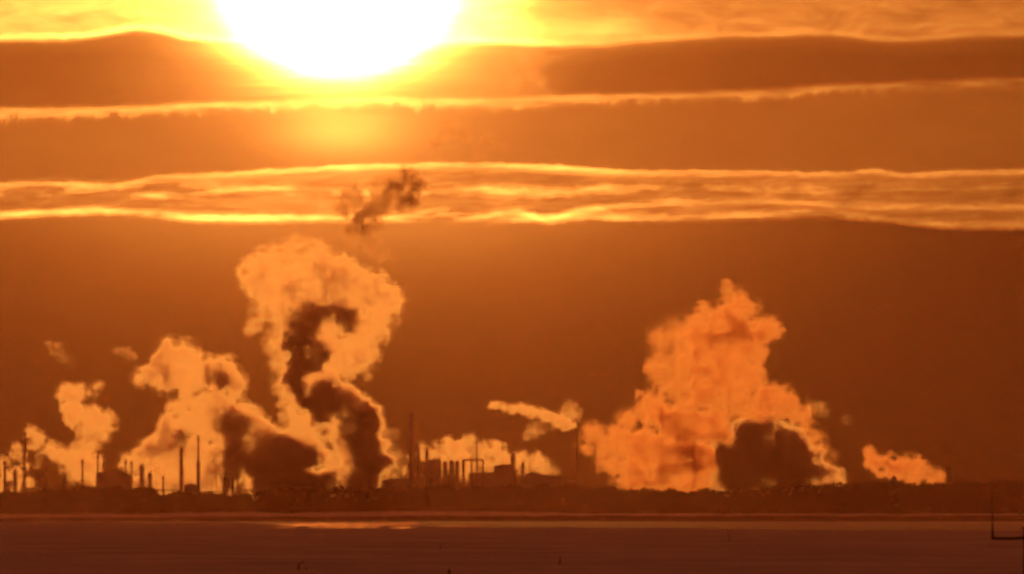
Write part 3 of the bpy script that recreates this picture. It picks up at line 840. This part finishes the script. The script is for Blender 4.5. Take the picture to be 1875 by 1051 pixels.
steam([(330, 800, 13), (319, 812, 8), (341, 793, 7), (334, 810, 9), (312, 820, 5)], "dark round smoke puff at the stout chimney's mouth", density=.45, seed=4, cell=1.0, D=DR - 15, name="smoke_puff", tint=(.75, .72, .7))
# dark bank right of it
steam(path((425, 752, 12), (448, 748, 10), (465, 765, 10), (485, 785, 10), (510, 798, 10), (548, 800, 10), (580, 812, 11), (592, 830, 11), (606, 850, 10), (618, 864, 9), seed=7) + [(575, 820, 14), (560, 868, 14), (547, 842, 11), (625, 862, 14), (628, 840, 11), (556, 818, 12), (570, 880, 12), (590, 872, 12), (480, 860, 8)],
      "broad low bank of dark backlit smoke with a glowing upper rim", density=.10, seed=5, cell=1.4, erode=.4,
      core=[(447, 775, 24), (430, 788, 26), (470, 797, 25), (500, 822, 30), (440, 822, 34), (425, 845, 22), (480, 840, 36), (530, 847, 38), (562, 840, 22), (520, 880, 38), (560, 893, 30), (600, 893, 24), (505, 860, 34), (430, 870, 18), (422, 890, 12), (490, 890, 26)], core_density=.4, core_push=-60)
# the great central plume
steam([(470, 500, 28), (500, 480, 30), (540, 475, 32), (580, 482, 32), (620, 510, 34), (660, 530, 32), (690, 520, 19), (712, 548, 23), (702, 572, 22), (690, 600, 22), (660, 600, 32), (650, 640, 32), (665, 652, 22), (630, 660, 28), (600, 690, 25), (580, 700, 20), (560, 712, 14), (500, 530, 28), (480, 515, 26), (540, 530, 36), (590, 545, 36), (630, 560, 34), (600, 620, 30)]
      + path((480, 560, 16), (470, 590, 10), (457, 604, 6), seed=1) + path((512, 560, 20), (508, 590, 17), (508, 640, 14), (519, 672, 12), (519, 702, 11), (528, 735, 12), (540, 762, 14), (555, 778, 18), (585, 772, 12), (605, 783, 11), (618, 802, 10), (627, 824, 9), (622, 850, 12), seed=2)
      + path((600, 706, 12), (628, 706, 10), (645, 722, 10), (655, 745, 9), (668, 772, 9), (675, 800, 8), (686, 818, 5), seed=3) + [(672, 688, 8), (560, 800, 12), (575, 835, 14)],
      "tall bright central steam plume with a dark twisting trunk", density=.065, seed=6, cell=1.6, erode=.2,
      core=[(548, 590, 28), (570, 585, 26), (598, 583, 20), (630, 582, 22), (648, 582, 14), (555, 625, 32), (578, 640, 24), (568, 655, 22), (548, 665, 22), (538, 692, 15), (545, 712, 15), (556, 728, 14)]
      + path((572, 738, 16), (600, 735, 26), (632, 738, 22), (648, 765, 26), (655, 800, 28), (662, 840, 32), (664, 880, 34), (660, 905, 34), seed=4, gap=.4, jit=.15) + [(680, 830, 14), (646, 845, 20), (642, 868, 20), (640, 885, 22), (648, 900, 26), (672, 800, 16)], core_density=.46, core_push=-60)
steam([(648, 362, 18), (628, 382, 16), (660, 398, 18), (668, 416, 16), (690, 352, 17), (722, 342, 20), (742, 330, 17), (762, 350, 18), (750, 368, 16), (700, 378, 17), (680, 390, 19), (732, 372, 15), (640, 422, 11), (715, 358, 18), (650, 378, 16), (690, 410, 12), (700, 330, 10)],
      "ragged dark smoke crossing the bright cloud line above the central plume", density=.15, seed=7, cell=1.5, amp=.34, soft=(.2, .85), size=16.0, name="smoke_wisp", tint=(.52, .44, .38), D=SD + 30,
      extra=[([(640, 445, 18), (600, 452, 18), (680, 452, 18), (560, 445, 10), (705, 470, 14), (655, 430, 14)], .032), ([(820, 240, 16), (850, 250, 13), (900, 258, 15), (922, 272, 12), (800, 258, 12), (835, 225, 9), (880, 285, 9)], .055)])
steam([(930, 120, 15), (955, 112, 15), (975, 138, 13), (940, 150, 15), (988, 152, 9), (905, 150, 10), (950, 98, 8)],
      "small pale vapour scrap high up, right of the sun's lower edge", density=.02, seed=8, cell=1.5, name="vapour_scrap", erode=.6)
# middle bank
steam([(745, 835, 7), (742, 860, 7), (780, 826, 13), (800, 830, 17), (820, 823, 15), (840, 830, 18), (860, 816, 14), (862, 806, 9), (880, 825, 13), (905, 825, 15), (906, 812, 9), (890, 845, 16), (920, 845, 16), (940, 840, 11), (960, 846, 14), (980, 841, 11), (985, 851, 13), (1000, 857, 9), (1014, 861, 6), (960, 860, 9), (850, 850, 20), (880, 862, 12), (896, 874, 7), (810, 848, 16), (1022, 863, 3)],
      "low bright steam bank tapering to the right behind the gantry", density=.12, seed=9, cell=1.2)
steam(path((902, 741, 5), (935, 746, 6), (958, 748, 8), (985, 755, 8), (1005, 761, 8), (1030, 771, 8), (1052, 779, 4), seed=5),
      "narrow streamer of steam blown left from the flare mast's tip", density=.13, seed=10, cell=1.0, amp=.36,
      extra=[(path((1050, 752, 14), (1040, 764, 14), (1012, 772, 9), (985, 782, 13), (966, 796, 9), seed=6), .03)])
steam([(705, 790, 10), (720, 795, 10), (700, 815, 14), (715, 830, 16), (712, 860, 18), (722, 880, 14), (690, 845, 14)], "very faint vapour left of the tallest broad tower", density=.015, seed=15, cell=1.6)
# eastern plume
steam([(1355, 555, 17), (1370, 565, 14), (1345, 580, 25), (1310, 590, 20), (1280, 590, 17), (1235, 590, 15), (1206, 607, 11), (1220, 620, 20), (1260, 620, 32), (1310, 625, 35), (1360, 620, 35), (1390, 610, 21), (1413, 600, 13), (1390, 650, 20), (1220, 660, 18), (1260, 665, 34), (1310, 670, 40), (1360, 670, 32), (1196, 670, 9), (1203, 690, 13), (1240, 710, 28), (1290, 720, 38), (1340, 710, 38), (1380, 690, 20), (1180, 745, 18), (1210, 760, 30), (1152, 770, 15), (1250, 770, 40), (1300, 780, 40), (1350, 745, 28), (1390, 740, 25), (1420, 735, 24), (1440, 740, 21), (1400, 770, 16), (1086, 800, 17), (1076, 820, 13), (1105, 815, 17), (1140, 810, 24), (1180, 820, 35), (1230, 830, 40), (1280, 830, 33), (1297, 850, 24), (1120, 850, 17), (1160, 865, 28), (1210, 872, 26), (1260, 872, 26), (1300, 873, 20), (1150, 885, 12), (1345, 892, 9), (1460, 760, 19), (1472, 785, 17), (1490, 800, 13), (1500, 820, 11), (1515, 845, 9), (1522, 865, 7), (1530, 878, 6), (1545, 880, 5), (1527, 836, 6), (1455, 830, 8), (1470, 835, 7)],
      "huge orange steam mountain right of the flare mast", density=.07, seed=11, cell=1.9, erode=.2, tint=(.91, .68, .54), D=SD + 60,  # redder sunlight on this plume is put into its vapour tint
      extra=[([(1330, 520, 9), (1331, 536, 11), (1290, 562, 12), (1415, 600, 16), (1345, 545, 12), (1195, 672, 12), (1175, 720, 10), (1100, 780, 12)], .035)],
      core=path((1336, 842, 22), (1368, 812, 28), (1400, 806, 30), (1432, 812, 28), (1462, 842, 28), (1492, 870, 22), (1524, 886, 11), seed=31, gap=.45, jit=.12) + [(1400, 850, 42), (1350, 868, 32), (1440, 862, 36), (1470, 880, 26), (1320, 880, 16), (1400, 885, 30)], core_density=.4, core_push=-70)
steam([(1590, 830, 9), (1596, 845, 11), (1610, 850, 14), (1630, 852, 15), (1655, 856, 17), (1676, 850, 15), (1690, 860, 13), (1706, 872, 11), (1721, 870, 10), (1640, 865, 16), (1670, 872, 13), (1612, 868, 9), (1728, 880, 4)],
      "small low orange steam tongue trailing left from the stub chimney", density=.10, seed=12, cell=1.2, tint=(.92, .68, .56), D=SD + 30, amp=.34,  # tint carries the reddened eastern light; the steam itself is white
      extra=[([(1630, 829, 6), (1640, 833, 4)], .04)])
steam([(1500, 745, 11), (1512, 755, 8), (1482, 746, 5), (1550, 766, 7), (1560, 770, 5)], "barely visible vapour scrap above the eastern plume's right flank", density=.02, seed=13, cell=1.3, name="vapour_scrap", erode=.5)

# ---------------------------------------------------------------- near things on the snow
# whip pole on a bracket arm
DP = 250.0; sp = DP / F
post = empty("bracket_post", (at(1880, 985, DP).x, DP, 0)); tag(post, "dark whip pole standing on a bracket arm at the right edge", "post")
Zarm = at(0, 985, DP).z
bm = bmesh.new(); lathe(bm, [(.10, 0), (.085, Zarm), (.085, at(0, 966, DP).z), (.06, at(0, 962, DP).z)], 12); bmobj("post", bm, M_RUST, post, True)
bm = bmesh.new(); tube(bm, [(0, 0, Zarm + .02), (-30 * sp, 0, Zarm - .005), (-58 * sp, 0, Zarm + .0), (-62 * sp, 0, Zarm + .04)], [.04, .036, .036, .042], 8); bmobj("arm", bm, M_RUST, post, True)
bm = bmesh.new(); tube(bm, [(-62.5 * sp, 0, Zarm - .02), (-62.8 * sp, 0, at(0, 940, DP).z), (-63 * sp, 0, at(0, 894, DP).z)], [.030, .021, .013], 8); wp = bmobj("whip_pole", bm, M_RUST, post, True)
bm = bmesh.new(); tube(bm, [(-62.5 * sp, 0, Zarm - .03), (-62.5 * sp, 0, Zarm + .12)], [.035, .03], 8); bmobj("clamp", bm, M_RUST, post)
bm = bmesh.new(); tube(bm, [(-9 * sp, 0, at(0, 966, DP).z), (0, 0, at(0, 966, DP).z + .01)], [.02, .03], 8); bmobj("peg", bm, M_RUST, post)

def stalk(px, py0, py1, label, lean=0.0, w=.02, extra=()):
    """a dead stem on the snow: its foot at photo row py0, tip at py1"""
    D = EYE * F / (py0 - HORIZON)
    root = empty("dead_stalk", base(px, D)); tag(root, label, "dead plant", "dead stalks on the snow")
    s = D / F; h = (py0 - py1) * s
    bm = bmesh.new()
    tube(bm, [(0, 0, -.05), (lean * h * .3, 0, h * .5), (lean * h, 0, h)], [w * 1.3, w, w * .6], 6)
    bmobj("stem", bm, M_WOOD, root, True)
    for i, (z0, dx_, dz_) in enumerate(extra):
        bm = bmesh.new()
        tube(bm, [(lean * h * z0 * .6, 0, h * z0), (dx_ * s, .02, h * z0 + dz_ * s)], [w, w * .5], 6)
        bmobj("twig", bm, M_WOOD, root, True)
    return root
stalk(807, 1006, 994, "short faint stalk on the snow below the glinting water", w=.03)
stalk(1025, 1033, 1019, "dark upright stalk on the open snow near the bottom", w=.04, lean=.1)
stalk(1335, 990, 968, "tall hair-thin stalk reaching up to the ice edge", w=.035, lean=-.12)
stalk(822, 1053, 1041, "dark stub of reed cut by the bottom of the picture", w=.06, lean=.05)
# broken branch
Db = EYE * F / (1043 - HORIZON); sb = Db / F
br_ = empty("broken_branch", base(550, Db)); tag(br_, "crooked broken branch sticking out of the snow", "branch")
bm = bmesh.new(); tube(bm, [(-3 * sb, 0, -.03), (-3.5 * sb, 0, 6 * sb), (-2.5 * sb, 0, 11 * sb), (3 * sb, .02, 13.5 * sb), (7 * sb, .03, 18 * sb)], [.05, .045, .05, .04, .02], 7); bmobj("limb", bm, M_WOOD, br_, True)
bm = bmesh.new(); tube(bm, [(-3 * sb, 0, 2 * sb), (-7 * sb, -.02, 4 * sb)], [.025, .01], 6); bmobj("twig", bm, M_WOOD, br_, True)
bm = bmesh.new(); tube(bm, [(8 * sb, 0, 3.2 * sb), (11 * sb, .02, 2.0 * sb), (14 * sb, .02, 1.0 * sb)], [.03, .035, .015], 6); bmobj("twig", bm, M_WOOD, br_, True)

# ---------------------------------------------------------------- sunset haze
bm = bmesh.new(); box(bm, -2100, 2100, -260, 7050, -1.3, 320)
hz = bmobj("haze", bm, None)
m = bpy.data.materials.new("haze_air"); m.use_nodes = True
t = m.node_tree; t.nodes.clear()
o = t.nodes.new('ShaderNodeOutputMaterial'); v = t.nodes.new('ShaderNodeVolumePrincipled')
v.inputs['Color'].default_value = (.98, .36, .26, 1)
v.inputs['Density'].default_value = 6.6e-6
v.inputs['Anisotropy'].default_value = .9
t.links.new(v.outputs[0], o.inputs['Volume'])
hz.data.materials.append(m)
tag(hz, kind="stuff")
